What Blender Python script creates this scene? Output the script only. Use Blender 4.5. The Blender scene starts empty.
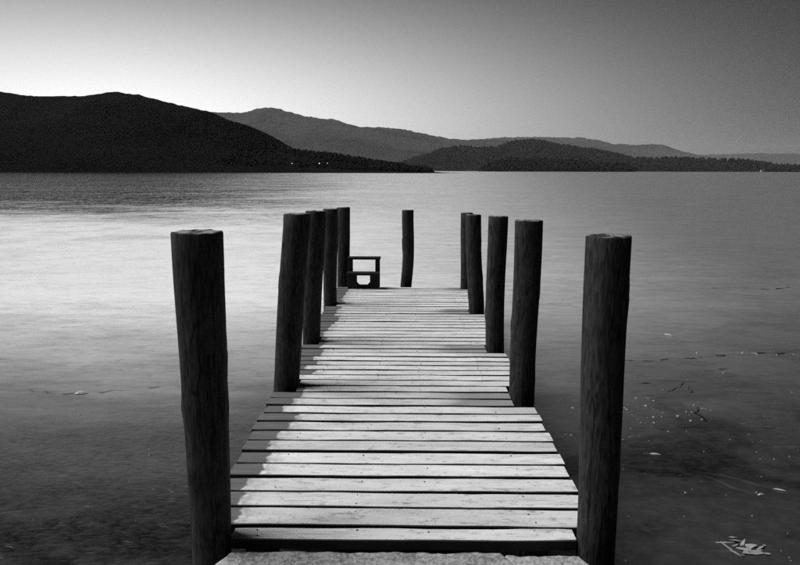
import bpy, bmesh, math, random
import numpy as np
from mathutils import Vector, noise as mnoise

random.seed(7)
R = math.radians
sc = bpy.context.scene
col = sc.collection

# ------------------------------------------------------------------ camera
cam = bpy.data.cameras.new('camera')
cam.sensor_width = 36.0
cam.lens = 36.0 * 750.0 / 800.0
cam.clip_start = 0.05
cam.clip_end = 60000.0
cam_o = bpy.data.objects.new('camera', cam)
cam_o.location = (0.0, 0.0, 1.43)
from mathutils import Matrix
cam_o.rotation_euler = (Matrix.Rotation(R(0.61), 3, 'Z') @ Matrix.Rotation(R(90 - 8.49), 3, 'X') @ Matrix.Rotation(R(0.15), 3, 'Z')).to_euler()
col.objects.link(cam_o)
sc.camera = cam_o

# ------------------------------------------------------------------ sky (a black and white dusk)
SUN_AZ = -24.0            # degrees, negative is to the left of the jetty's axis
SKY_STRENGTH = 0.006
GLOW, GLOW_AZ, GLOW_WIDTH, GLOW_RISE = 1.36, -22.0, 30.5, 10.2
world = bpy.data.worlds.new('World')
sc.world = world
world.use_nodes = True
wn, wl = world.node_tree.nodes, world.node_tree.links
wn.clear()
sky = wn.new('ShaderNodeTexSky')
sky.sky_type = 'NISHITA'
sky.sun_disc = False
sky.sun_elevation = R(1.5)
sky.sun_rotation = R(SUN_AZ)
sky.altitude = 80
sky.air_density = 1.0
sky.dust_density = 2.0
sky.ozone_density = 1.0
bw = wn.new('ShaderNodeRGBToBW'); wl.new(sky.outputs[0], bw.inputs[0])
def wm(op, a, b=None, clamp=False):
    n = wn.new('ShaderNodeMath'); n.operation = op; n.use_clamp = clamp
    for i, v in enumerate((a, b)):
        if v is None: continue
        if isinstance(v, (int, float)): n.inputs[i].default_value = v
        else: wl.new(v, n.inputs[i])
    return n.outputs[0]
# afterglow of the set sun: brightest low over the left fell, fading smoothly with bearing and height all round the dome
tc = wn.new('ShaderNodeTexCoord'); sp = wn.new('ShaderNodeSeparateXYZ'); wl.new(tc.outputs['Generated'], sp.inputs[0])
elev = wm('MAXIMUM', wm('ARCSINE', sp.outputs[2]), 0.0)
vt = wn.new('ShaderNodeVectorRotate'); vt.rotation_type = 'Z_AXIS'; vt.inputs['Angle'].default_value = R(GLOW_AZ)
wl.new(tc.outputs['Generated'], vt.inputs['Vector'])
sp2 = wn.new('ShaderNodeSeparateXYZ'); wl.new(vt.outputs[0], sp2.inputs[0])
az = wm('ARCTAN2', sp2.outputs[0], sp2.outputs[1])
az = wm('DIVIDE', az, R(GLOW_WIDTH))
ga = wm('EXPONENT', wm('MULTIPLY', wm('MULTIPLY', az, az), -1.0))
elr = wm('DIVIDE', elev, R(GLOW_RISE))
ge = wm('EXPONENT', wm('MULTIPLY', wm('MULTIPLY', elr, elr), -1.0))
glow = wm('MULTIPLY', wm('MULTIPLY', ga, ge), GLOW)
tot = wm('ADD', wm('MULTIPLY', bw.outputs[0], SKY_STRENGTH), glow)
bg = wn.new('ShaderNodeBackground'); bg.inputs['Strength'].default_value = 1.0
wo = wn.new('ShaderNodeOutputWorld')
wl.new(tot, bg.inputs['Color']); wl.new(bg.outputs[0], wo.inputs['Surface'])

# ------------------------------------------------------------------ soft lamp added in place of the broad dusk skylight (low contrast)
dusk_lamp = bpy.data.lights.new('dusk_lamp', 'SUN')
dusk_lamp.energy = 4.3
dusk_lamp.angle = R(40)
dusk_lamp.color = (1, 1, 1)
dusk_lamp_o = bpy.data.objects.new('dusk_lamp', dusk_lamp)
saz, sel = R(-85), R(52)
d = Vector((math.sin(saz) * math.cos(sel), math.cos(saz) * math.cos(sel), math.sin(sel)))
dusk_lamp_o.rotation_euler = d.to_track_quat('Z', 'Y').to_euler()
dusk_lamp_o.location = d * 30
col.objects.link(dusk_lamp_o)

vs = sc.view_settings
vs.view_transform = 'Standard'
vs.look = 'None'
vs.exposure = 0.0
vs.gamma = 1.0
vs.use_curve_mapping = False
sc.cycles.max_bounces = 6
sc.cycles.volume_bounces = 0
sc.cycles.use_denoising = False    # keep the grain of the long exposure

# ------------------------------------------------------------------ helpers
def link(name, mesh, parent=None, mat=None, kind=None, label=None, cat=None, group=None):
    o = bpy.data.objects.new(name, mesh)
    col.objects.link(o)
    if parent: o.parent = parent
    if mat and mesh: mesh.materials.append(mat)
    if kind: o['kind'] = kind
    if label: o['label'] = label
    if cat: o['category'] = cat
    if group: o['group'] = group
    return o

def mesh_from(name, verts, faces, smooth=False):
    m = bpy.data.meshes.new(name)
    m.from_pydata([tuple(v) for v in verts], [], faces)
    m.update()
    if smooth:
        m.polygons.foreach_set('use_smooth', [True] * len(m.polygons))
    return m

def fbm(x, y, z, o=4, s=1.0):
    return mnoise.fractal(Vector((x * s, y * s, z * s)), 1.0, 2.0, o)

def nz(x, y=0.0, z=0.0):
    return mnoise.noise(Vector((x, y, z)))

def box_verts(x0, x1, y0, y1, z0, z1):
    v = [(x0, y0, z0), (x1, y0, z0), (x1, y1, z0), (x0, y1, z0), (x0, y0, z1), (x1, y0, z1), (x1, y1, z1), (x0, y1, z1)]
    f = [(3, 2, 1, 0), (4, 5, 6, 7), (0, 1, 5, 4), (1, 2, 6, 5), (2, 3, 7, 6), (3, 0, 4, 7)]
    return v, f

def bevel_box(name, x0, x1, y0, y1, z0, z1, bev=0.006, seg=2, jit=0.0):
    bm = bmesh.new()
    v, f = box_verts(x0, x1, y0, y1, z0, z1)
    vs_ = [bm.verts.new(Vector(p) + Vector((random.uniform(-jit, jit), random.uniform(-jit, jit), random.uniform(-jit, jit)))) for p in v]
    for q in f: bm.faces.new([vs_[i] for i in q])
    bmesh.ops.bevel(bm, geom=bm.edges[:], offset=bev, segments=seg, affect='EDGES', profile=0.6)
    m = bpy.data.meshes.new(name)
    bm.to_mesh(m); bm.free()
    return m

class NT:
    """small node helper"""
    def __init__(self, name):
        self.m = bpy.data.materials.new(name)
        self.m.use_nodes = True
        self.n, self.l = self.m.node_tree.nodes, self.m.node_tree.links
        self.n.clear()
        self.out = self.n.new('ShaderNodeOutputMaterial')
    def node(self, t, **kw):
        nd = self.n.new(t)
        for k, v in kw.items(): setattr(nd, k, v)
        return nd
    def link(self, a, b): self.l.new(a, b)
    def val(self, sock, v):
        if hasattr(v, 'is_linked') or hasattr(v, 'links'): self.l.new(v, sock)
        else: sock.default_value = v
    def math(self, op, a, b=None, c=None, clamp=False):
        nd = self.n.new('ShaderNodeMath'); nd.operation = op; nd.use_clamp = clamp
        self.val(nd.inputs[0], a)
        if b is not None: self.val(nd.inputs[1], b)
        if c is not None: self.val(nd.inputs[2], c)
        return nd.outputs[0]
    def ramp(self, v, a, b, o0=0.0, o1=1.0, smooth=True):
        nd = self.n.new('ShaderNodeMapRange')
        nd.interpolation_type = 'SMOOTHSTEP' if smooth else 'LINEAR'
        self.val(nd.inputs[0], v)
        for i, q in enumerate((a, b, o0, o1)): self.val(nd.inputs[i + 1], q)
        return nd.outputs[0]
    def coord(self, kind='Object', scale=(1, 1, 1), rot=(0, 0, 0), loc=(0, 0, 0), vec=None):
        if vec is None:
            if kind == 'Position':
                g = self.n.new('ShaderNodeNewGeometry'); vec = g.outputs['Position']
            else:
                t = self.n.new('ShaderNodeTexCoord'); vec = t.outputs[kind]
        mp = self.n.new('ShaderNodeMapping')
        mp.inputs['Scale'].default_value = scale
        mp.inputs['Rotation'].default_value = rot
        mp.inputs['Location'].default_value = loc
        self.l.new(vec, mp.inputs['Vector'])
        return mp.outputs[0]
    def noise(self, vec, scale, detail=4, rough=0.55, dist=0.0):
        nd = self.n.new('ShaderNodeTexNoise')
        self.l.new(vec, nd.inputs['Vector'])
        nd.inputs['Scale'].default_value = scale
        nd.inputs['Detail'].default_value = detail
        nd.inputs['Roughness'].default_value = rough
        nd.inputs['Distortion'].default_value = dist
        return nd.outputs['Fac']
    def vor(self, vec, scale, feature='F1', rand=1.0):
        nd = self.n.new('ShaderNodeTexVoronoi'); nd.feature = feature
        self.l.new(vec, nd.inputs['Vector'])
        nd.inputs['Scale'].default_value = scale
        nd.inputs['Randomness'].default_value = rand
        return nd.outputs['Distance']
    def mix(self, f, a, b):          # scalar mix
        nd = self.n.new('ShaderNodeMix'); nd.data_type = 'FLOAT'
        self.val(nd.inputs[0], f); self.val(nd.inputs[2], a); self.val(nd.inputs[3], b)
        return nd.outputs[0]
    def grey(self, v):
        nd = self.n.new('ShaderNodeCombineColor')
        for i in range(3): self.val(nd.inputs[i], v)
        return nd.outputs[0]
    def bump(self, h, strength=0.5, dist=0.01, normal=None):
        nd = self.n.new('ShaderNodeBump')
        self.val(nd.inputs['Strength'], strength)
        nd.inputs['Distance'].default_value = dist
        self.l.new(h, nd.inputs['Height'])
        if normal is not None: self.l.new(normal, nd.inputs['Normal'])
        return nd.outputs[0]
    def principled(self, base, rough, normal=None, ior=1.45, spec=0.5):
        p = self.n.new('ShaderNodeBsdfPrincipled')
        self.val(p.inputs['Base Color'], self.grey(base))
        self.val(p.inputs['Roughness'], rough)
        p.inputs['IOR'].default_value = ior
        self.val(p.inputs['Specular IOR Level'], spec)
        if normal is not None: self.l.new(normal, p.inputs['Normal'])
        self.l.new(p.outputs[0], self.out.inputs['Surface'])
        return p

# ------------------------------------------------------------------ materials
def mat_ice():
    t = NT('lake_ice')
    P = t.coord('Position')
    sep = t.node('ShaderNodeSeparateXYZ'); t.link(P, sep.inputs[0])
    # distance from the jetty foot decides which kind of ice: skin ice near, wind-rippled wet ice far out
    # plates of ice of different age
    pl = t.noise(t.coord('Position', scale=(0.8, 1.0, 1), rot=(0, 0, R(24))), 0.55, 3, 0.45, 1.2)
    plate = t.ramp(t.math('MULTIPLY_ADD', t.noise(P, 4.0, 5, 0.65), 0.22, t.math('SUBTRACT', pl, 0.11)), 0.44, 0.53)
    pl2 = t.noise(t.coord('Position', scale=(0.7, 1.2, 1), rot=(0, 0, R(-30)), loc=(7, 3, 0)), 1.1, 4, 0.5, 0.8)
    plate2 = t.ramp(pl2, 0.50, 0.56)
    mott = t.noise(P, 9.0, 6, 0.65)
    # fine white feathering frozen in the surface
    fe = t.noise(t.coord('Position', scale=(1.0, 7.0, 1), rot=(0, 0, R(-38))), 5.0, 5, 0.6, 1.5)
    feat = t.ramp(fe, 0.60, 0.72)
    fe2 = t.noise(t.coord('Position', scale=(1.3, 9.0, 1), rot=(0, 0, R(12))), 4.0, 5, 0.6, 1.0)
    feat2 = t.ramp(fe2, 0.62, 0.74)
    base = t.math('MULTIPLY_ADD', plate, 0.018, 0.002)
    base = t.math('MULTIPLY_ADD', plate2, 0.006, base)
    mo2 = t.ramp(t.noise(t.coord('Position', scale=(0.8, 1.3, 1)), 22.0, 6, 0.7, 0.4), 0.40, 0.70)
    base = t.math('MULTIPLY_ADD', t.ramp(mott, 0.35, 0.70), 0.012, base)
    base = t.math('MULTIPLY_ADD', mo2, 0.004, base)
    ff = t.math('MAXIMUM', feat, feat2)
    base = t.math('MULTIPLY_ADD', ff, 0.012, base)
    # an older plate, dusted with frost, lies beyond the skin ice; its white also paints in reflected sky glow, most on the left; it ends in open water
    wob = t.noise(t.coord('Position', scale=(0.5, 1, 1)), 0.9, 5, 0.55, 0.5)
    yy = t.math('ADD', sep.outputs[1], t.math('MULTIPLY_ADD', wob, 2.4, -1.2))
    near_e = t.mix(t.ramp(sep.outputs[0], -1.0, 2.0), t.math('MULTIPLY', t.ramp(yy, 6.0, 6.5, 0.65, 1.0), t.math('POWER', t.ramp(yy, 3.4, 11.0, 0.0, 1.0, False), 1.6)), t.ramp(yy, 4.2, 13.0))  # whitening with distance paints in the sky's reflection beyond the plate edge
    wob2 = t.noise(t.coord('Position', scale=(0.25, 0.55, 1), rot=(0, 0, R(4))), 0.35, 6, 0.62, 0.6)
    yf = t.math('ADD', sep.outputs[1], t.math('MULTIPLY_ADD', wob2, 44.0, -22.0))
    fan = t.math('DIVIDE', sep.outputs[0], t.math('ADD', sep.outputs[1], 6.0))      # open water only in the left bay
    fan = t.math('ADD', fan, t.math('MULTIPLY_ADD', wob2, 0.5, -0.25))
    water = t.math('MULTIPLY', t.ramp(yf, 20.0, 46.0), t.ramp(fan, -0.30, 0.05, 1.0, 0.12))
    side = t.math('MULTIPLY_ADD', t.ramp(t.math('ADD', t.math('DIVIDE', sep.outputs[0], t.math('MULTIPLY_ADD', sep.outputs[1], 0.5, 6.0)), t.math('MULTIPLY_ADD', wob, 0.2, -0.1)), -0.34, 0.56, 1.0, 0.0), 0.86, 0.14)  # paints the sky glow's reflection stronger towards the left
    frost_glow = t.math('MULTIPLY', t.math('MULTIPLY', near_e, side), t.math('SUBTRACT', 1.0, water))
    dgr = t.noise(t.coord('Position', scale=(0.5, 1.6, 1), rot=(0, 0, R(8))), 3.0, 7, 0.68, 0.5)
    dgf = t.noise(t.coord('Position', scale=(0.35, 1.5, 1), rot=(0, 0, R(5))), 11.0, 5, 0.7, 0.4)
    frost_glow = t.math('MULTIPLY', frost_glow, t.ramp(dgr, 0.32, 0.58, 0.80, 1.10))
    frost_glow = t.math('MULTIPLY', frost_glow, t.ramp(dgf, 0.34, 0.56, 0.82, 1.08))
    # hairline seams wandering through the plates
    sm1 = t.math('ABSOLUTE', t.math('SUBTRACT', t.noise(t.coord('Position', scale=(0.22, 0.8, 1), rot=(0, 0, R(7))), 0.9, 2, 0.5, 0.2), 0.5))
    sm2 = t.math('ABSOLUTE', t.math('SUBTRACT', t.noise(t.coord('Position', scale=(0.5, 0.8, 1), rot=(0, 0, R(-22)), loc=(3, 9, 0)), 0.8, 2, 0.5, 0.2), 0.5))
    brk = t.ramp(t.noise(P, 1.4, 3, 0.6), 0.46, 0.60)
    seam = t.math('MULTIPLY', t.math('MAXIMUM', t.ramp(sm1, 0.003, 0.0), t.ramp(sm2, 0.003, 0.0)), brk)
    frost_glow = t.math('MULTIPLY', frost_glow, t.math('MULTIPLY_ADD', seam, -0.35, 1.0))
    base = t.mix(frost_glow, base, 0.90)
    base = t.math('MULTIPLY_ADD', t.math('MULTIPLY', seam, t.ramp(yy, 7.0, 6.0)), 0.028, base)
    rough = t.math('MULTIPLY_ADD', plate, 0.10, 0.12)
    rough = t.math('MULTIPLY_ADD', mott, 0.08, rough)
    rough = t.mix(water, rough, 0.05)
    gust = t.ramp(t.noise(t.coord('Position', scale=(0.16, 0.5, 1), rot=(0, 0, R(6))), 0.12, 4, 0.6, 0.5), 0.38, 0.6, 0.35, 1.0)
    # relief
    r1 = t.noise(t.coord('Position', scale=(1.3, 0.55, 1), rot=(0, 0, R(6))), 0.8, 3, 0.55, 0.4)
    n1 = t.bump(r1, t.mix(water, 0.02, t.math('MULTIPLY', gust, 1.0)), 0.55)
    r0 = t.noise(t.coord('Position', scale=(0.4, 1.0, 1), rot=(0, 0, R(-5))), 0.22, 4, 0.55, 0.4)
    n1 = t.bump(r0, t.mix(water, 0.04, t.math('MULTIPLY', gust, 0.5)), 0.6, n1)
    n2 = t.bump(ff, 0.12, 0.003, n1)
    n3 = t.bump(t.math('ADD', mott, t.math('MULTIPLY', mo2, 0.3)), 0.35, 0.005, n2)
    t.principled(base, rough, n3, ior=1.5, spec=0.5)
    return t.m

def mat_plank():
    t = NT('frosted_plank')
    P = t.coord('Position')
    sep = t.node('ShaderNodeSeparateXYZ'); t.link(P, sep.inputs[0])
    def att(n):
        a = t.node('ShaderNodeAttribute'); a.attribute_type = 'OBJECT'; a.attribute_name = n
        return a.outputs['Fac']
    seed = att('seed')
    off = t.node('ShaderNodeCombineXYZ'); t.link(t.math('MULTIPLY', seed, 3.1), off.inputs[0]); t.link(t.math('MULTIPLY', seed, 7.7), off.inputs[2])
    va = t.node('ShaderNodeVectorMath', operation='ADD'); t.link(P, va.inputs[0]); t.link(off.outputs[0], va.inputs[1])
    V = va.outputs[0]
    # wood
    g = t.noise(t.coord(vec=V, scale=(0.5, 9, 9)), 9.0, 6, 0.6, 0.3)
    wood = t.math('MULTIPLY_ADD', g, 0.17, 0.035)
    # frost cover
    rag = t.noise(V, 22.0, 5, 0.6)
    rag2 = t.noise(t.coord(vec=V, scale=(1, 2.2, 1)), 6.0, 3, 0.5)
    edge = t.math('ADD', t.math('SUBTRACT', sep.outputs[0], att('frost_x')), t.math('MULTIPLY_ADD', rag, 0.05, -0.025))
    edge = t.math('ADD', edge, t.math('MULTIPLY_ADD', rag2, 0.07, -0.035))
    cover = t.ramp(edge, -0.004, 0.014)
    fringe = t.math('MULTIPLY', t.ramp(edge, 0.12, 0.012), t.ramp(t.noise(V, 30.0, 4, 0.65), 0.36, 0.60))
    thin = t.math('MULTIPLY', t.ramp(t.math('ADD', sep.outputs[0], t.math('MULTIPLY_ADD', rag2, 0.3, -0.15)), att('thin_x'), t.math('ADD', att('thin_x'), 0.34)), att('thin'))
    # frost is worn in specks and along the grain
    sp = t.noise(t.coord(vec=V, scale=(0.7, 1.4, 1)), 20.0, 8, 0.74)
    wear = t.ramp(sp, 0.55, 0.68)
    g2 = t.noise(t.coord(vec=V, scale=(0.35, 6, 6)), 14.0, 4, 0.6)
    wear2 = t.math('MULTIPLY', t.ramp(g2, 0.54, 0.66), t.ramp(t.math('ADD', t.noise(V, 2.6, 3, 0.5), t.ramp(sep.outputs[0], 0.1, 0.8, 0.0, 0.10)), 0.46, 0.62))
    w = t.math('MAXIMUM', t.math('MULTIPLY', wear, 0.55), t.math('MULTIPLY', wear2, 0.5))
    w = t.math('MAXIMUM', w, t.math('MULTIPLY', fringe, 0.5))
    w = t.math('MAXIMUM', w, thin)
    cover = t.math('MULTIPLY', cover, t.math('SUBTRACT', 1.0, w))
    geo = t.node('ShaderNodeNewGeometry')
    sn = t.node('ShaderNodeSeparateXYZ'); t.link(geo.outputs['True Normal'], sn.inputs[0])
    up = t.ramp(sn.outputs[2], 0.55, 0.92)
    cover = t.math('MULTIPLY', cover, up)
    wood = t.mix(up, 0.014, wood)          # plank sides painted near black as gap shade; bleached tops keep their tone
    fr = t.math('MULTIPLY_ADD', t.noise(V, 120.0, 3, 0.7), 0.34, 0.42)
    fr = t.math('MULTIPLY_ADD', t.noise(t.coord(vec=V, scale=(0.4, 2, 1)), 7.0, 6, 0.65), 0.50, t.math('SUBTRACT', fr, 0.22))
    fr = t.math('ADD', fr, att('tone'))
    base = t.mix(cover, wood, fr)
    h = t.math('ADD', t.math('MULTIPLY', cover, 0.5), t.math('MULTIPLY', t.noise(V, 160.0, 3, 0.7), 0.35))
    h = t.math('ADD', h, t.math('MULTIPLY', g, 0.35))
    n = t.bump(t.math('ADD', h, t.math('MULTIPLY', sp, -0.6)), 0.8, 0.006)
    t.principled(base, t.mix(cover, 0.6, 0.9), n, spec=0.25)
    return t.m

def mat_post():
    t = NT('weathered_post')
    P = t.coord('Object')
    oi = t.node('ShaderNodeObjectInfo')
    off = t.node('ShaderNodeCombineXYZ'); t.link(t.math('MULTIPLY', oi.outputs['Random'], 40), off.inputs[0])
    va = t.node('ShaderNodeVectorMath', operation='ADD'); t.link(P, va.inputs[0]); t.link(off.outputs[0], va.inputs[1])
    V = va.outputs[0]
    g = t.noise(t.coord(vec=V, scale=(9, 9, 1.5)), 11.0, 7, 0.7, 0.6)
    g2 = t.noise(t.coord(vec=V, scale=(2, 2, 1.0)), 5.0, 6, 0.65)
    chk = t.noise(t.coord(vec=V, scale=(14, 14, 0.5)), 5.0, 4, 0.6, 1.2)
    check = t.ramp(chk, 0.30, 0.37)
    spl = t.math('ABSOLUTE', t.math('SUBTRACT', t.noise(t.coord(vec=V, scale=(7, 7, 0.6)), 1.6, 4, 0.6, 0.3), 0.5))
    split = t.ramp(spl, 0.004, 0.016)
    check = t.math('MULTIPLY', check, split)
    base = t.math('MULTIPLY_ADD', t.ramp(g, 0.30, 0.78), 0.060, 0.011)
    base = t.math('MULTIPLY', base, t.math('MULTIPLY_ADD', g2, 1.0, 0.35))
    base = t.math('MULTIPLY', base, t.math('MULTIPLY_ADD', check, 0.75, 0.25))
    geo = t.node('ShaderNodeNewGeometry')
    sn = t.node('ShaderNodeSeparateXYZ'); t.link(geo.outputs['True Normal'], sn.inputs[0])
    top = t.ramp(sn.outputs[2], 0.85, 0.95)
    fro = t.math('MULTIPLY', top, t.ramp(t.noise(V, 14.0, 4, 0.6), 0.44, 0.54))
    base = t.mix(fro, base, 0.22)
    h = t.math('ADD', t.math('MULTIPLY', g, 0.7), t.math('MULTIPLY', check, 0.5))
    n = t.bump(h, 0.4, 0.006)
    t.principled(base, 0.8, n, spec=0.2)
    return t.m

def mat_simple(name, v, amp=0.3, scale=8.0, rough=0.8, bump=0.3, dist=0.01, stretch=(1, 1, 1), spec=0.3):
    t = NT(name)
    V = t.coord('Object', scale=stretch)
    a = t.noise(V, scale, 6, 0.6)
    base = t.math('MULTIPLY_ADD', a, 2 * amp * v, v * (1 - amp))
    t.principled(base, rough, t.bump(a, bump, dist), spec=spec)
    return t.m

def mat_slab():
    t = NT('frosted_stone')
    V = t.coord('Object')
    a = t.noise(V, 55.0, 6, 0.75)
    b = t.noise(V, 6.0, 4, 0.6)
    pit = t.vor(V, 70.0)
    fr = t.ramp(t.math('MULTIPLY_ADD', b, 0.5, a), 0.62, 0.86)
    base = t.mix(fr, 0.17, 0.42)
    h = t.math('ADD', a, t.math('MULTIPLY', pit, 0.5))
    t.principled(base, 0.9, t.bump(h, 0.7, 0.008), spec=0.2)
    return t.m

def mat_hill(name, v, scale):
    t = NT(name)
    P = t.coord('Position')
    a = t.noise(P, scale, 8, 0.65)
    b = t.noise(P, scale * 0.15, 4, 0.6)
    base = t.math('MULTIPLY', t.math('MULTIPLY_ADD', a, 1.6 * v, 0.2 * v), t.math('MULTIPLY_ADD', t.ramp(b, 0.35, 0.65), 0.7, 0.6))
    t.principled(base, 1.0, None, spec=0.0)
    return t.m

M_ice, M_plank, M_post, M_slab = mat_ice(), mat_plank(), mat_post(), mat_slab()
M_beam = mat_simple('dark_timber', 0.03, 0.5, 6, 0.8, 0.5, 0.01, (0.6, 6, 6))
M_stool = mat_simple('dark_stool_wood', 0.010, 0.5, 8, 0.7, 0.4, 0.006, (1, 5, 5))
M_shore = mat_simple('frozen_gravel', 0.12, 0.5, 14, 0.95, 1.0, 0.05)
M_crack = mat_simple('open_crack', 0.006, 0.3, 10, 0.3, 0.0, 0.001, spec=0.1)
M_frag = mat_simple('white_ice', 0.26, 0.5, 30, 0.45, 0.5, 0.004)
M_crumb = mat_simple('crumb_ice', 0.40, 0.4, 60, 0.5, 0.3, 0.003)
M_feather = mat_simple('feather_ice', 0.20, 0.4, 20, 0.35, 0.3, 0.002)
M_tree = mat_hill('far_trees', 0.009, 0.08)
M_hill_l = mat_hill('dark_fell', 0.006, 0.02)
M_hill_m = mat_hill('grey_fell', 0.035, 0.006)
M_mast = mat_simple('dark_metal', 0.008, 0.2, 3, 0.5, 0.0)
M_white = mat_simple('white_render', 0.45, 0.05, 3, 0.8, 0.0)
M_slate = mat_simple('slate', 0.06, 0.2, 3, 0.7, 0.0)
def mat_lamp(e):
    t = NT('lit_lamp')
    em = t.node('ShaderNodeEmission'); em.inputs['Color'].default_value = (1, 1, 1, 1); em.inputs['Strength'].default_value = e
    t.link(em.outputs[0], t.out.inputs['Surface'])
    return t.m
M_lamp = mat_lamp(1.3)

WZ = -0.45
# ------------------------------------------------------------------ lake
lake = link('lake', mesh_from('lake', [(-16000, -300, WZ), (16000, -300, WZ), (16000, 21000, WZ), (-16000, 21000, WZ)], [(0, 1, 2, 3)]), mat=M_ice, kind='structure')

# ------------------------------------------------------------------ hills
def interp(pts, x):
    for (a, za), (b, zb) in zip(pts, pts[1:]):
        if a <= x <= b:
            u = (x - a) / (b - a)
            # catmull-free smooth join
            return za + (zb - za) * u
    return pts[0][1] if x < pts[0][0] else pts[-1][1]

def hill(D, pts, depth, back, mat, amp, nsc, seed, nx=380, ny=30):
    """a fell: crest line (x, height above the lake) standing D metres out, slopes to the water on this side"""
    x0, x1 = pts[0][0], pts[-1][0]
    V, F = [], []
    for j in range(ny + 1):
        v = j / ny
        if v < 0.7:
            u = v / 0.7; y = D - depth * (1 - u)
            k = 0.5 * u + 0.5 * (u * u * (3 - 2 * u))
        else:
            u = (v - 0.7) / 0.3; y = D + back * u
            k = 1 - u * u
        for i in range(nx + 1):
            s = i / nx
            # the fan widens with distance so that the crest keeps its bearing
            x = (x0 + (x1 - x0) * s) * (1 - 0.0 * v)
            h = max(0.0, interp(pts, x))
            ridge_n = fbm(x / nsc, y / nsc, seed, 5)
            n = amp * ridge_n * (0.45 if abs(v - 0.7) < 0.02 else min(1.0, h / (4 * amp + 1e-6)))
            n += amp * 0.30 * fbm(x / (nsc * 0.07), y / (nsc * 0.07), seed + 3, 3)
            e = min(1.0, min(s, 1 - s) * 14)
            z = h * k * e + n * e * (0.35 + 0.65 * k)
            if j == 0: z = -1.5
            V.append((x, y + nsc * 0.3 * nz(x / nsc, seed), max(-1.5, z + WZ)))
    for j in range(ny):
        for i in range(nx):
            a = j * (nx + 1) + i
            F.append((a, a + 1, a + nx + 2, a + nx + 1))
    return link('hill', mesh_from('hill', V, F, True), mat=mat, kind='structure')

CREST = {
 'left': (810, [(-690, 36), (-582, 75), (-527, 92), (-474, 90), (-432, 84), (-406, 80), (-390, 79), (-368, 79.5), (-340, 79), (-326, 80.5), (-307, 82.5), (-296, 81), (-283, 79.5), (-262, 74.5), (-236, 69), (-215, 65), (-205, 59), (-184, 53), (-168, 47.5), (-155, 40), (-140, 28), (-126, 23), (-104, 20.5), (-72, 16.5), (-42, 11.5), (-15, 8), (3, 4.5), (18, 2), (32, 0.5), (40, 0)]),
 'ridge': (8000, [(-3400, 100), (-3034, 320), (-2498, 474), (-2180, 546), (-2021, 582), (-1758, 597), (-1600, 638), (-1463, 658), (-1287, 617), (-1130, 576), (-817, 514), (-609, 463), (-399, 427), (-85, 370), (292, 298), (650, 215), (1176, 112), (1599, 8)]),
 'ridge2': (10000, [(-2600, 300), (-1940, 580), (-1022, 585), (-250, 540), (-41, 527), (286, 475), (548, 430), (810, 410), (1203, 397), (1596, 359), (2252, 268), (3042, 139), (3833, 9)]),
 'mid': (4300, [(-216, 0), (-46, 44), (84, 83), (197, 125), (309, 137), (383, 127), (484, 132), (602, 165), (702, 172), (798, 154), (923, 134), (1047, 118), (1149, 98), (1223, 70), (1308, 48), (1535, 27), (1761, 0)]),
 'far': (13500, [(0, 300), (564, 501), (1200, 553), (1888, 570), (2592, 587), (3049, 605), (3368, 552), (3600, 483), (3988, 465), (4286, 483), (4518, 422), (4839, 326), (5073, 248), (5517, 186), (6228, 81), (6800, 0)]),
 'faint': (17000, [(3300, 200), (4278, 323), (5611, 322), (6760, 388), (7601, 399), (8709, 366), (10030, 409), (11581, 321), (12500, 100)]),
 'isle': (2000, [(185, 0), (208, 12), (260, 26), (339, 25), (454, 23), (504, 15), (570, 9), (590, 0)]),
 'wood': (3600, [(736, 0), (845, 33.3), (963, 39.6), (1067, 49.0), (1166, 53.7), (1293, 53.7), (1435, 42.7), (1518, 49.0), (1600, 41.1), (1705, 20.8), (1852, 14.5), (2132, 11.4), (2414, 17.7), (2817, 0)]),
}
hills = {}
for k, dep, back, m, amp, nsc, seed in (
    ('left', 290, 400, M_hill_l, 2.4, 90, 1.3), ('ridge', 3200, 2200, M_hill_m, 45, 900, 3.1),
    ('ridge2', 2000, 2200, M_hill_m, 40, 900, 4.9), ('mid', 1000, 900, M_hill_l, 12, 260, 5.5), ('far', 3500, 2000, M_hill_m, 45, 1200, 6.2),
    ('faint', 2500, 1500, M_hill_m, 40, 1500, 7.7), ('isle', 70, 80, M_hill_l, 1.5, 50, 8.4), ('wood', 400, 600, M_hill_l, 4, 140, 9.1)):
    D, pts = CREST[k]
    hills[k] = hill(D, pts, dep, back, m, amp, nsc, seed)

# ------------------------------------------------------------------ woods (read as one mass from here)
def wood(label, spots, mat):
    V, F = [], []
    for (x, y, z, h, conifer) in spots:
        b = len(V); w = h * (0.24 if conifer else 0.42)
        rings = [(0.0, 0.07), (0.16, 0.08), (0.18, 0.9), (0.42, 0.75 if conifer else 1.1), (0.68, 0.45 if conifer else 0.95), (0.9, 0.16 if conifer else 0.5)]
        ns = 7
        lean = random.uniform(-.06, .06) * h
        for (t_, r_) in rings:
            for k in range(ns):
                a = 2 * math.pi * (k + 0.3 * random.random()) / ns
                rr = w * r_ * random.uniform(0.65, 1.2)
                V.append((x + math.cos(a) * rr + lean * t_, y + math.sin(a) * rr, z + h * t_ * (1 + random.uniform(-.05, .05))))
        V.append((x + lean, y, z + h * random.uniform(0.96, 1.06)))
        for r in range(len(rings) - 1):
            for k in range(ns):
                F.append((b + r * ns + k, b + r * ns + (k + 1) % ns, b + (r + 1) * ns + (k + 1) % ns, b + (r + 1) * ns + k))
        tp = len(V) - 1
        for k in range(ns):
            F.append((b + (len(rings) - 1) * ns + k, b + (len(rings) - 1) * ns + (k + 1) % ns, tp))
    return link('wood', mesh_from('wood', V, F), mat=mat, kind='stuff', label=label, cat='wood')

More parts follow.
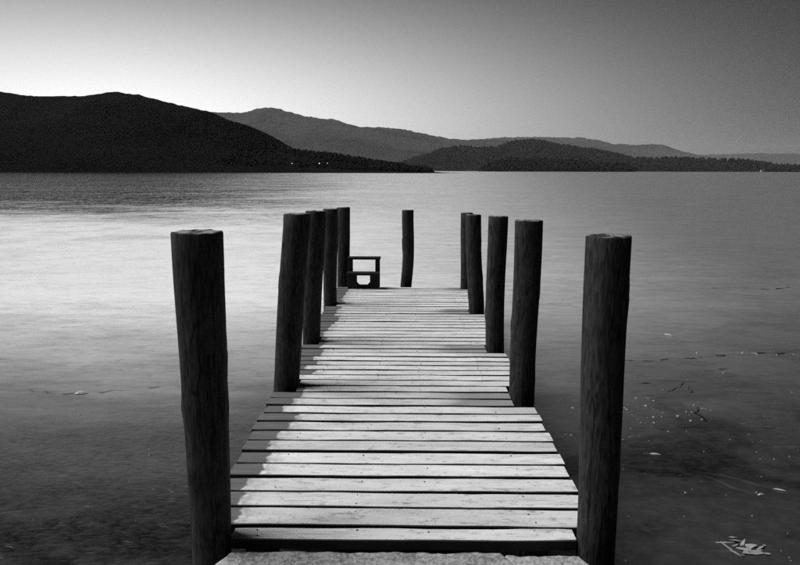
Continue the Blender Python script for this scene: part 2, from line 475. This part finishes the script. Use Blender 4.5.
def scatter(key, dep, back, n, hmin, hmax, con, xr=None, vmin=0.0, vmax=1.1, minh=3):
    D, pts = CREST[key]
    out = []
    x0, x1 = xr or (pts[0][0], pts[-1][0])
    tries = 0
    while len(out) < n and tries < n * 6:
        tries += 1
        x = random.uniform(x0, x1); u = random.uniform(vmin, vmax)
        y = D - dep * (1 - u) if u <= 1 else D + back * (u - 1)
        h = interp(pts, x)
        if h < minh: continue
        k = 0.5 * u + 0.5 * (u * u * (3 - 2 * u)) if u <= 1 else 1
        out.append((x, y, h * k - 1.5 + WZ, random.uniform(hmin, hmax) * (1 + 0.25 * nz(x / 60.0, y / 60.0)), random.random() < con))
    return out

wood('dark wooded shore running out from the foot of the left fell', scatter('left', 290, 400, 1500, 3.0, 5.5, 0.1, xr=(-150, 20), vmin=0.25, minh=1.2), M_tree)
wood('low dark tree-covered island in front of the middle hill', scatter('isle', 70, 80, 520, 10, 16, 0.2, vmin=0.05), M_tree)
wood('wooded point along the right-hand far shore', scatter('wood', 400, 600, 2000, 13, 24, 0.22, vmin=0.02), M_tree)
wood('forest over the rounded middle hill across the lake', scatter('mid', 1000, 900, 3000, 9, 15, 0.3, vmin=0.35, vmax=1.02, minh=25), M_tree)

# ------------------------------------------------------------------ far lamps and cottage
def shore_lamp(x, y, z0, z1, r, label):
    e = link('shore_lamp', None, label=label, cat='lamp', group='lamps on the far shore')
    e.location = (x, y, z0)
    bm = bmesh.new(); bmesh.ops.create_cone(bm, cap_ends=True, segments=8, radius1=0.25, radius2=0.15, depth=z1 - z0, matrix=Matrix.Translation((0, 0, (z1 - z0) / 2)))
    m = bpy.data.meshes.new('mast'); bm.to_mesh(m); bm.free(); link('mast', m, e, M_mast)
    bm = bmesh.new(); bmesh.ops.create_icosphere(bm, subdivisions=2, radius=r, matrix=Matrix.Translation((0, 0, z1 - z0 + r * 0.8)))
    m = bpy.data.meshes.new('globe'); bm.to_mesh(m); bm.free(); link('globe', m, e, M_lamp)
    bm = bmesh.new(); bmesh.ops.create_cone(bm, cap_ends=True, segments=10, radius1=r * 1.1, radius2=r * 0.2, depth=r * 0.5, matrix=Matrix.Translation((0, 0, z1 - z0 + r * 2.0)))
    m = bpy.data.meshes.new('lamp_cap'); bm.to_mesh(m); bm.free(); link('lamp_cap', m, e, M_mast)
    return e
shore_lamp(-81.0, 528, -0.6, 5.9, 0.28, 'tiny lit lamp standing alone, leftmost on the far wooded shore')
shore_lamp(-62.0, 528, -0.6, 5.9, 0.36, 'brightest tiny lamp on the far shore, left of a close dimmer one')
shore_lamp(-56.4, 528, -0.6, 6.2, 0.24, 'dim tiny lamp just right of the brightest lamp on the far shore')

def cottage(x, y, z, s, label):
    e = link('cottage', None, label=label, cat='house', group='white cottages on the far shore')
    e.location = (x, y, z)
    v, f = box_verts(-4 * s, 4 * s, -2.5 * s, 2.5 * s, 0, 4.2 * s)
    n = len(v); v += [(-4 * s, 0, 6.2 * s), (4 * s, 0, 6.2 * s)]
    f += [(0 + 4, 7, 8), (5, 9, 6)]
    link('wall', mesh_from('wall', v, f), e, M_white)
    o = 0.4 * s
    rv = [(-4 * s - o, -2.5 * s - o, 4.0 * s), (4 * s + o, -2.5 * s - o, 4.0 * s), (4 * s + o, 0, 6.45 * s), (-4 * s - o, 0, 6.45 * s), (-4 * s - o, 2.5 * s + o, 4.0 * s), (4 * s + o, 2.5 * s + o, 4.0 * s)]
    ro = link('roof', mesh_from('roof', rv, [(0, 1, 2, 3), (3, 2, 5, 4)]), e, M_slate)
    v, f = box_verts(2.2 * s, 3.2 * s, -.5 * s, .5 * s, 5.6 * s, 7.6 * s)
    link('chimney', mesh_from('chimney', v, f), ro, M_white)
    for wx in (-2.4, 2.4):
        v, f = box_verts((wx - .6) * s, (wx + .6) * s, -2.56 * s, -2.45 * s, 1.4 * s, 2.9 * s)
        link('window', mesh_from('window', v, f), e, M_slate)
    v, f = box_verts(-.55 * s, .55 * s, -2.57 * s, -2.45 * s, 0, 2.2 * s)
    link('door', mesh_from('door', v, f), e, M_slate)
cottage(1478, 3185, -0.4, 1.5, 'tiny white cottage by the water under the right-hand wooded point')
cottage(108, 3240, -0.4, 0.9, 'tiny pale cottage at the waterline below the middle of the far shore')

# ------------------------------------------------------------------ shore and the frosted landing
V, F = [], []
nx, ny = 40, 30
for j in range(ny + 1):
    for i in range(nx + 1):
        x = -5 + 10 * i / nx; y = -7 + 9.3 * j / ny
        z = -0.16 - 0.55 * max(0, (y - 0.6) / 1.7) ** 1.3 + 0.05 * fbm(x * 1.5, y * 1.5, 0.3) - 0.05 * abs(x) * 0.6
        V.append((x, y, z))
for j in range(ny):
    for i in range(nx):
        a = j * (nx + 1) + i; F.append((a, a + 1, a + nx + 2, a + nx + 1))
shore = link('shore', mesh_from('shore', V, F, True), mat=M_shore, kind='structure')

path = link('path', None, kind='structure')
def slab(poly, z, seed):
    """a rough frosted slab: outline in plan, real thickness, knobbly top"""
    bm = bmesh.new()
    xs = [p[0] for p in poly]; ys = [p[1] for p in poly]
    nx_, ny_ = 110, 60
    # quad patch between four corners: near-left, near-right, far-right, far-left
    a, b, c, d_ = [Vector((p[0], p[1], 0)) for p in poly]
    grid = []
    for j in range(ny_ + 1):
        row = []
        v = (j / ny_) ** 0.6
        for i in range(nx_ + 1):
            u = i / nx_
            p = (a * (1 - u) + b * u) * (1 - v) + (d_ * (1 - u) + c * u) * v
            if j == ny_: p.y += 0.012 * fbm(p.x * 14, seed, 0, 4)
            zz = z + 0.004 * fbm(p.x * 22, p.y * 22, seed, 5) + 0.006 * fbm(p.x * 4, p.y * 4, seed, 3)
            if i in (0, nx_) or j in (0, ny_): zz -= 0.012
            row.append(bm.verts.new((p.x, p.y, zz)))
        grid.append(row)
    for j in range(ny_):
        for i in range(nx_):
            bm.faces.new((grid[j][i], grid[j][i + 1], grid[j + 1][i + 1], grid[j + 1][i]))
    ring = grid[0] + [r[-1] for r in grid[1:]] + grid[-1][-2::-1] + [r[0] for r in grid[-2:0:-1]]
    low = [bm.verts.new((v.co.x, v.co.y, z - 0.11)) for v in ring]
    n = len(ring)
    for k in range(n):
        bm.faces.new((ring[k], low[k], low[(k + 1) % n], ring[(k + 1) % n]))
    m = bpy.data.meshes.new('slab'); bm.to_mesh(m); bm.free()
    m.polygons.foreach_set('use_smooth', [True] * len(m.polygons))
    return link('slab', m, path, M_slab)
slab([(-1.22, 1.35), (1.05, 1.35), (0.362, 2.728), (-0.683, 2.722)], -0.030, 1.0)
slab([(1.065, 1.35), (1.32, 1.35), (0.655, 2.718), (0.374, 2.722)], -0.036, 2.0)
slab([(-1.25, -0.2), (1.35, -0.2), (1.35, 1.33), (-1.22, 1.33)], -0.05, 3.0)

# ------------------------------------------------------------------ jetty
jetty = link('jetty', None, label='narrow frosted wooden jetty with round log posts reaching out over the frozen lake', cat='jetty')
jetty.location = (0, 2.75, 0)
JY = 2.75
POSTS = [  # base x, y, radius, top x, top z, top radius, bend, label
    (-0.774, 2.780, 0.078, -0.784, 1.204, 0.095, 0.003, 'nearest left post, thick and leaning, with a knot on its left side'),
    (0.742, 2.780, 0.076, 0.745, 1.194, 0.083, 0.004, 'nearest right post, grey-streaked and straight'),
    (-0.817, 4.881, 0.084, -0.720, 1.151, 0.090, 0.004, 'second post on the left, tilting inwards at the top'),
    (-0.816, 6.208, 0.073, -0.764, 1.099, 0.087, 0.003, 'third post on the left'),
    (-0.839, 8.002, 0.070, -0.829, 1.025, 0.079, 0.004, 'fourth post on the left'),
    (-0.819, 9.388, 0.072, -0.805, 0.974, 0.081, 0.004, 'farthest left post, beside the small step stool'),
    (-0.019, 9.371, 0.071, 0.008, 0.944, 0.073, 0.012, 'lone bowed post in the middle of the far end'),
    (0.711, 9.157, 0.067, 0.719, 0.925, 0.075, 0.004, 'farthest right post, mostly hidden behind the next'),
    (0.705, 7.624, 0.079, 0.656, 0.990, 0.080, 0.005, 'fourth post on the right, leaning inwards'),
    (0.709, 5.979, 0.075, 0.713, 1.073, 0.077, 0.006, 'third post on the right'),
    (0.740, 4.665, 0.081, 0.744, 1.127, 0.087, 0.006, 'second post on the right'),
]
def make_post(i, bx, by, br, tx, tz, tr, bend, label):
    ns, nr = 36, 46
    z0 = -1.0
    V, F = [], []
    sd = i * 5.37
    knots = [(random.uniform(0, 2 * math.pi), random.uniform(0.05, tz - 0.2), random.uniform(.012, .022)) for _ in range(5)]
    if i == 0: knots.append((math.pi * 1.04, 0.53, 0.02))
    for j in range(nr + 1):
        z = z0 + (tz - z0) * j / nr
        s = z / tz
        cx = (bx + (tx - bx) * s) + bend * math.sin(math.pi * max(0, min(1, s)) * 1.6 + i)
        cy = bend * 0.6 * math.sin(math.pi * s + i * 2)
        r0 = br + (tr - br) * max(-0.3, s)
        for k in range(ns):
            a = 2 * math.pi * k / ns
            r = r0 * (1 + 0.035 * fbm(math.cos(a) * 1.2 + sd, math.sin(a) * 1.2, z * 1.3, 3) + 0.018 * fbm(math.cos(a) * 5 + sd, math.sin(a) * 5, z * 2.0, 3))
            for (ka, kz, kr) in knots:
                da = (a - ka + math.pi) % (2 * math.pi) - math.pi
                q = (da * r0) ** 2 / 0.0011 + (z - kz) ** 2 / 0.0016
                r += kr * 0.55 * math.exp(-q) - kr * 1.0 * math.exp(-q * 7)
            zz = z
            if j == nr:
                r *= 0.965 + 0.03 * nz(math.cos(a) * 2 + sd, math.sin(a) * 2)
                zz = z + 0.006 * nz(math.cos(a) * 2.4 + sd, math.sin(a) * 2.4, 3)
            if j == nr - 1:
                zz = tz - 0.007 + 0.004 * nz(math.cos(a) * 3 + sd, math.sin(a) * 3, 8)
            V.append((cx + math.cos(a) * r, by + cy + math.sin(a) * r, zz))
    for j in range(nr):
        for k in range(ns):
            a = j * ns + k; b = j * ns + (k + 1) % ns
            F.append((a, b, b + ns, a + ns))
    # end grain: two inner rings slightly dished
    lx = sum(v[0] for v in V[-ns:]) / ns; ly = sum(v[1] for v in V[-ns:]) / ns
    prev = len(V) - ns
    for q in (0.6, 0.25):
        st = len(V)
        for k in range(ns):
            p = V[prev + k] if q == 0.6 else V[prev + k]
            V.append((lx + (p[0] - lx) * (q if q == 0.6 else 0.4), ly + (p[1] - ly) * (q if q == 0.6 else 0.4), tz + 0.004 * nz(k * 0.9, sd, q * 9) - 0.003 * (1 - q)))
        for k in range(ns):
            F.append((prev + k, prev + (k + 1) % ns, st + (k + 1) % ns, st + k))
        prev = st
    V.append((lx, ly, tz - 0.004)); c = len(V) - 1
    for k in range(ns): F.append((prev + k, prev + (k + 1) % ns, c))
    V = [(x - 0, y - JY, z) for (x, y, z) in V]
    m = mesh_from('post', V, F, True)
    return link('post', m, jetty, M_post, label=label)
for i, p in enumerate(POSTS): make_post(i, *p)

# planks
edges_y = [2.746, 2.866, 3.040, 3.202, 3.364, 3.523, 3.686, 3.842, 4.001, 4.154, 4.296, 4.445, 4.592, 4.738, 4.876]
while edges_y[-1] < 9.16: edges_y.append(edges_y[-1] + random.uniform(0.127, 0.143))
def make_plank(i, y0, y1, x0, x1, dz, tilt, n=26):
    V, F = [], []
    th = 0.042
    sd = i * 3.3
    b = 0.003
    for k in range(n + 1):
        u = k / n
        x = x0 + (x1 - x0) * u
        x_end = 0.0
        wf = 0.0035 * fbm(x * 3, sd, 0.0, 4) + 0.0015 * nz(x * 30, sd)
        wb = 0.0035 * fbm(x * 3, sd, 9.0, 4) + 0.0015 * nz(x * 30, sd, 5)
        wz = 0.003 * fbm(x * 2.2, sd, 4.0, 3) + dz + tilt * (u - 0.5)
        ya, yb = y0 + wf, y1 + wb
        if k in (0, n): ya += 0.003; yb -= 0.003
        prof = [(ya, -th), (ya, -b * 1.3), (ya + b, 0), (ya + (yb - ya) * .3, 0.0015 * nz(x * 9, sd, 1)), (ya + (yb - ya) * .65, 0.0015 * nz(x * 9, sd, 2)), (yb - b, 0), (yb, -b * 1.3), (yb, -th)]
        for (y, z) in prof: V.append((x, y - JY, z + wz))
    m_ = 8
    for k in range(n):
        for q in range(m_):
            a = k * m_ + q; c = k * m_ + (q + 1) % m_
            F.append((a, a + m_, c + m_, c))
    F.append(tuple(range(m_))); F.append(tuple(reversed(range(n * m_, n * m_ + m_))))
    return link('plank', mesh_from('plank', V, F), jetty, M_plank)
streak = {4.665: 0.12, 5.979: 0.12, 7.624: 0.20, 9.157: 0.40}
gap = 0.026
rnd = random.Random(21)
for i, (a, b) in enumerate(zip(edges_y, edges_y[1:])):
    xl = -0.865 + (0.045 if a < 4 else 0) * (1 - (a - 2.7) / 1.3) + rnd.uniform(-.008, .008)
    xr = 0.775 + rnd.uniform(-.008, .008)
    y0, y1 = a + gap * rnd.uniform(.8, 1.05) / 2, b - gap * rnd.uniform(.8, 1.05) / 2
    thin_x, thin = 9.0, 0.0
    for (bx, by, br, *_r) in POSTS:
        if abs(bx) < 0.3: continue
        if y0 - 0.012 < by + br and y1 + 0.012 > by - br:
            if bx < 0: xl = max(xl, bx + br + 0.002)
            else: xr = min(xr, bx - br - 0.002)
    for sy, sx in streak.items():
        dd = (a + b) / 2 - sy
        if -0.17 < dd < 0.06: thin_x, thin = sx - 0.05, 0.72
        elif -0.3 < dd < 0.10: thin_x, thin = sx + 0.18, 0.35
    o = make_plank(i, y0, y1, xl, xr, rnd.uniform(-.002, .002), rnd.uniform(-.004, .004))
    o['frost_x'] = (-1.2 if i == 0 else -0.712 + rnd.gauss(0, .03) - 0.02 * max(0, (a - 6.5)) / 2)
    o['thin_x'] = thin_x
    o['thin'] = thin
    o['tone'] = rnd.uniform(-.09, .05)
    o['seed'] = rnd.uniform(0, 20)

# stringers and cross beams under the deck
for x in (-0.60, -0.06, 0.52):
    link('beam', bevel_box('beam', x - .045, x + .045, 2.80 - JY, 9.20 - JY, -0.215, -0.052, 0.006, 1), jetty, M_beam)
for y in (2.85, 4.78, 6.10, 7.82, 9.15):
    link('cross_beam', bevel_box('cross_beam', -0.76, 0.70, y - .05 - JY, y + .05 - JY, -0.33, -0.22, 0.006, 1), jetty, M_beam)
# nail heads
V, F = [], []
for a, b in zip(edges_y, edges_y[1:]):
    for x in (-0.60, -0.21, 0.09, 0.52):
        for q in (0.28, 0.72):
            c = Vector((x + rnd.uniform(-.015, .015), a + (b - a) * q + rnd.uniform(-.01, .01) - JY, 0.002))
            if rnd.random() < 0.45: continue
            NR = rnd.uniform(.0022, .004)
            s = len(V)
            for k in range(6): V.append((c.x + NR * math.cos(k * math.pi / 3), c.y + NR * math.sin(k * math.pi / 3), c.z))
            V.append((c.x, c.y, c.z + .0012))
            for k in range(6): V.append((c.x + NR * math.cos(k * math.pi / 3), c.y + NR * math.sin(k * math.pi / 3), c.z - .02))
            for k in range(6):
                F.append((s + k, s + (k + 1) % 6, s + 6)); F.append((s + 7 + k, s + 7 + (k + 1) % 6, s + (k + 1) % 6, s + k))
link('nail_heads', mesh_from('nail_heads', V, F), jetty, M_beam, kind='stuff')

# ------------------------------------------------------------------ step stool at the far end
stool = link('step_stool', None, label='small dark two-tier wooden step stool at the far left end of the jetty', cat='stool')
SX, SY = -0.545, 9.19
stool.location = (SX, SY, 0.004)
def sbox(name, x0, x1, y0, y1, z0, z1, bev=.004): return link(name, bevel_box(name, x0 - SX, x1 - SX, y0 - SY, y1 - SY, z0, z1, bev, 1), stool, M_stool)
sbox('top_tread', -0.742, -0.338, 9.14, 9.26, 0.342, 0.372)
sbox('lower_tread', -0.742, -0.345, 9.00, 9.135, 0.165, 0.200)
for x0, x1 in ((-0.735, -0.682), (-0.402, -0.347)):
    sbox('upright', x0, x1, 9.145, 9.235, 0.0, 0.341)
for x0, x1 in ((-0.735, -0.625), (-0.462, -0.352)):
    sbox('side_board', x0, x1, 9.03, 9.13, 0.0, 0.164)
sbox('brace', -0.624, -0.463, 9.05, 9.09, 0.004, 0.045)
for sgn, xc in ((1, -0.6235), (-1, -0.4635)):
    v = [(xc - SX, 9.05 - SY, .046), (xc + sgn * .03 - SX, 9.05 - SY, .046), (xc - SX, 9.05 - SY, .078), (xc - SX, 9.09 - SY, .046), (xc + sgn * .03 - SX, 9.09 - SY, .046), (xc - SX, 9.09 - SY, .078)]
    f = [(0, 1, 2), (5, 4, 3), (0, 3, 4, 1), (1, 4, 5, 2), (2, 5, 3, 0)]
    link('gusset', mesh_from('gusset', v, f), stool, M_stool)

# ------------------------------------------------------------------ cracks in the ice
def crack(pts, w, seed):
    out = []
    for (a, b) in zip(pts, pts[1:]):
        L = math.dist(a, b); n = max(2, int(L / 0.03))
        for k in range(n):
            u = k / n
            out.append((a[0] + (b[0] - a[0]) * u, a[1] + (b[1] - a[1]) * u))
    out.append(pts[-1])
    V, F = [], []
    N = len(out)
    for k, (x, y) in enumerate(out):
        p, q = out[max(0, k - 1)], out[min(N - 1, k + 1)]
        t = Vector((q[0] - p[0], q[1] - p[1])).normalized(); nrm = Vector((-t.y, t.x))
        off = 0.03 * fbm(x * 2.5, y * 2.5, seed, 2) + 0.022 * (mnoise.cell(Vector((x * 14, y * 3, seed))) - 0.5)
        ww = w * (0.15 + 0.85 * abs(math.sin(math.pi * min(1, (k + .3) / N)))) * max(0.10, 0.35 + 1.5 * (mnoise.cell(Vector((x * 11, y * 2, seed + 4))) - 0.4))
        c = Vector((x, y)) + nrm * off
        V.append((c.x - nrm.x * ww, c.y - nrm.y * ww, WZ + 0.004)); V.append((c.x + nrm.x * ww, c.y + nrm.y * ww, WZ + 0.004))
    for k in range(N - 1): F.append((2 * k, 2 * k + 2, 2 * k + 3, 2 * k + 1))
    return link('crack', mesh_from('crack', V, F), lake, M_crack), V
CR = [([(2.04, 7.31), (2.19, 7.33), (2.43, 7.34), (2.68, 7.44), (2.99, 7.5), (3.23, 7.59), (3.59, 7.66), (3.66, 7.7), (3.78, 7.68), (3.97, 7.75), (4.18, 7.84), (4.71, 8.03)], .018),
      ([(1.98, 6.21), (2.1, 6.19), (2.22, 6.21), (2.33, 6.37), (2.41, 6.5), (2.56, 6.66)], .008), ([(2.52, 6.47), (2.42, 6.23)], .008),
      ([(2.33, 5.87), (2.28, 5.71), (2.29, 5.59), (2.28, 5.46), (2.19, 5.36)], .012), ([(1.83, 5.34), (2.17, 5.36), (2.58, 5.39), (2.93, 5.42)], .010),
      ([(1.88, 5.07), (1.99, 5.08), (2.05, 5.07)], .012), ([(1.91, 6.49), (2.08, 6.53), (2.19, 6.54)], .012), ([(2.82, 6.94), (2.94, 7.01), (3.08, 7.05)], .012),
      ([(-3.6, 6.05), (-3.3, 6.22), (-2.9, 6.1), (-2.5, 6.22), (-1.9, 6.5), (-1.3, 6.45)], .006), ([(4.9, 12.1), (5.3, 12.2), (5.9, 12.0), (6.3, 12.3)], .03)]
for k, (pts, w) in enumerate(CR): crack(pts, w, k * 2.2)

# ------------------------------------------------------------------ ice fragments
def shard_mesh(name, L, W, H, rn, tilt=0.3, top=0.97):
    """a thin broken plate of ice, angular outline, tilted"""
    n = rn.choice((4, 5, 5, 6))
    ang = sorted(rn.uniform(0, 2 * math.pi) for _ in range(n))
    ang = [2 * math.pi * (k + rn.uniform(-.3, .3)) / n for k in range(n)]
    tx, ty = rn.uniform(-tilt, tilt), rn.uniform(-tilt, tilt)
    rad = [rn.uniform(0.4, 1.35) for _ in ang]
    V = []
    for zz in (0, H):
        for a, rr in zip(ang, rad):
            x, y = math.cos(a) * L * rr * (top if zz else 1), math.sin(a) * W * rr * (top if zz else 1)
            V.append((x, y, zz + x * tx + y * ty + H * .3))
    F = [tuple(range(n, 2 * n)), tuple(reversed(range(n)))] + [(k, (k + 1) % n, n + (k + 1) % n, n + k) for k in range(n)]
    return mesh_from(name, V, F)
rn = random.Random(5)
pile = link('ice_shard_pile', None, label='cluster of broken white ice plates on the dark ice, bottom right', cat='ice')
pile.location = (1.69, 3.55, WZ)
for k, (x, y, L, W, rz) in enumerate([(0, .08, .05, .022, .5), (.05, .03, .055, .02, -.3), (-.01, .0, .05, .018, -1.0), (.04, -.045, .06, .022, -.1), (-.07, .01, .045, .006, -.9), (-.055, -.045, .05, .008, -.6), (.0, -.04, .035, .012, .2), (.08, .0, .03, .012, .6), (-.09, .06, .05, .005, -.7), (.02, .05, .028, .016, .9), (.065, -.02, .025, .013, -.5), (-.03, .03, .03, .01, .3), (.03, .0, .022, .014, 1.2), (.1, -.05, .018, .01, .1), (-.03, -.07, .02, .008, .8), (.0, .115, .02, .009, .2), (.12, .03, .014, .008, .9)]):
    s = link('shard', shard_mesh('shard', L * 1.1, W * 0.95, .003, rn, .35), pile, M_frag)
    s.location = (x, y, 0.004); s.rotation_euler = (0, 0, rz)
def single(name, x, y, L, W, H, rz, label, tilt=.25):
    s = link(name, shard_mesh(name, L, W, H, rn, tilt * .3, 0.45), None, M_crumb, label=label, cat='ice', group='loose ice chunks')
    s.location = (x, y, WZ + 0.001); s.rotation_euler = (0, 0, rz)
single('ice_chunk', -2.775, 6.13, .06, .05, .014, .1, 'small white-topped ice chunk on the grey ice left of the jetty', .06)
single('ice_chunk', 2.08, 4.20, .03, .016, .007, .2, 'pale ice chunk by the right edge above the shard cluster')
single('ice_chunk', 2.22, 4.27, .045, .014, .005, -.6, 'sliver of pale ice at the right edge of the picture', .1)
single('ice_chunk', 1.66, 4.83, .035, .018, .006, -.3, 'pale ice chip on the ice between the right post and the zigzag crack')
single('ice_chunk', 3.02, 8.55, .06, .035, .010, .0, 'white ice chip just beyond the long crack on the right')

# crumbs of white ice: uncountable
V, F = [], []
def crumb(x, y, s):
    b = len(V)
    n = 5
    for k in range(n):
        a = 2 * math.pi * (k + rn.uniform(-.3, .3)) / n
        V.append((x + math.cos(a) * s * rn.uniform(.7, 1.5), y + math.sin(a) * s * rn.uniform(.6, 1.1), WZ - .001))
    for k in range(n):
        q = V[b + k]; V.append((x + (q[0] - x) * .7, y + (q[1] - y) * .7, WZ + s * rn.uniform(.3, .7)))
    for k in range(n): F.append((b + k, b + (k + 1) % n, b + n + (k + 1) % n, b + n + k))
    F.append(tuple(range(b + n, b + 2 * n)))
for _ in range(120):
    y = rn.uniform(3.4, 8.5); x = rn.uniform(1.0, 0.62 * y)
    crumb(x, y, 0.0035 + 0.0045 * rn.random() ** 3)
for _ in range(55): crumb(rn.gauss(1.75, .28), rn.gauss(5.75, .22), 0.005 + 0.012 * rn.random() ** 3)
for _ in range(30): crumb(rn.gauss(1.45, .15), rn.gauss(5.05, .15), 0.004 + 0.008 * rn.random() ** 3)
for _ in range(18): crumb(rn.gauss(3.62, .25), rn.gauss(7.68, .05), 0.004 + 0.012 * rn.random() ** 2)
for _ in range(60):
    y = rn.uniform(3.5, 14); crumb(-rn.uniform(1.0, .55 * y + .5), y, 0.003 + 0.006 * rn.random() ** 3)
link('ice_crumbs', mesh_from('ice_crumbs', V, F), mat=M_crumb, kind='stuff', label='white crumbs of broken ice strewn over the dark frozen surface', cat='ice')

# raised feather-ice needles: uncountable
V, F = [], []
def needle(x, y, L, a, w, h):
    b = len(V); n = 5
    c, s = math.cos(a), math.sin(a); cv = rn.uniform(-.15, .15) * L
    for k in range(n + 1):
        u = k / n - .5; e = (1 - (2 * u) ** 2) + .02
        px, py = x + c * u * L - s * cv * (u * u), y + s * u * L + c * cv * (u * u)
        V.append((px + s * w * e, py - c * w * e, WZ - .0005)); V.append((px, py, WZ + h * e)); V.append((px - s * w * e, py + c * w * e, WZ - .0005))
    for k in range(n):
        p = b + 3 * k
        F.append((p, p + 3, p + 4, p + 1)); F.append((p + 1, p + 4, p + 5, p + 2))
for _ in range(420):
    y = 3.3 + 6 * rn.random() ** 1.5; x = -rn.uniform(0.95, .58 * y + .3)
    cl = rn.choice([1, 1, 2, 3])
    a = rn.gauss(.75, .35) if rn.random() < .6 else rn.gauss(.1, .25)
    for q in range(cl): needle(x + q * .02, y - q * .025, rn.uniform(.03, .05 + .013 * y), a + rn.gauss(0, .06), rn.uniform(.0006, .0016), rn.uniform(.0004, .001))
link('feather_ice', mesh_from('feather_ice', V, F), mat=M_feather, kind='stuff', label='fine raised needles of feather ice left of the jetty', cat='ice')

# ------------------------------------------------------------------ haze
HAZE = 2.3e-5
v, f = box_verts(-17000, 17000, -400, 22000, WZ - 3.0, 760)
hz = link('haze', mesh_from('haze', v, f), kind='stuff', label='thin grey evening haze over the lake and hills', cat='haze')
hm = bpy.data.materials.new('haze'); hm.use_nodes = True
hn = hm.node_tree.nodes; hn.clear()
ho = hn.new('ShaderNodeOutputMaterial'); pv = hn.new('ShaderNodeVolumePrincipled')
pv.inputs['Color'].default_value = (0.9, 0.9, 0.9, 1); pv.inputs['Density'].default_value = HAZE
hm.node_tree.links.new(pv.outputs[0], ho.inputs['Volume'])
hz.data.materials.append(hm)
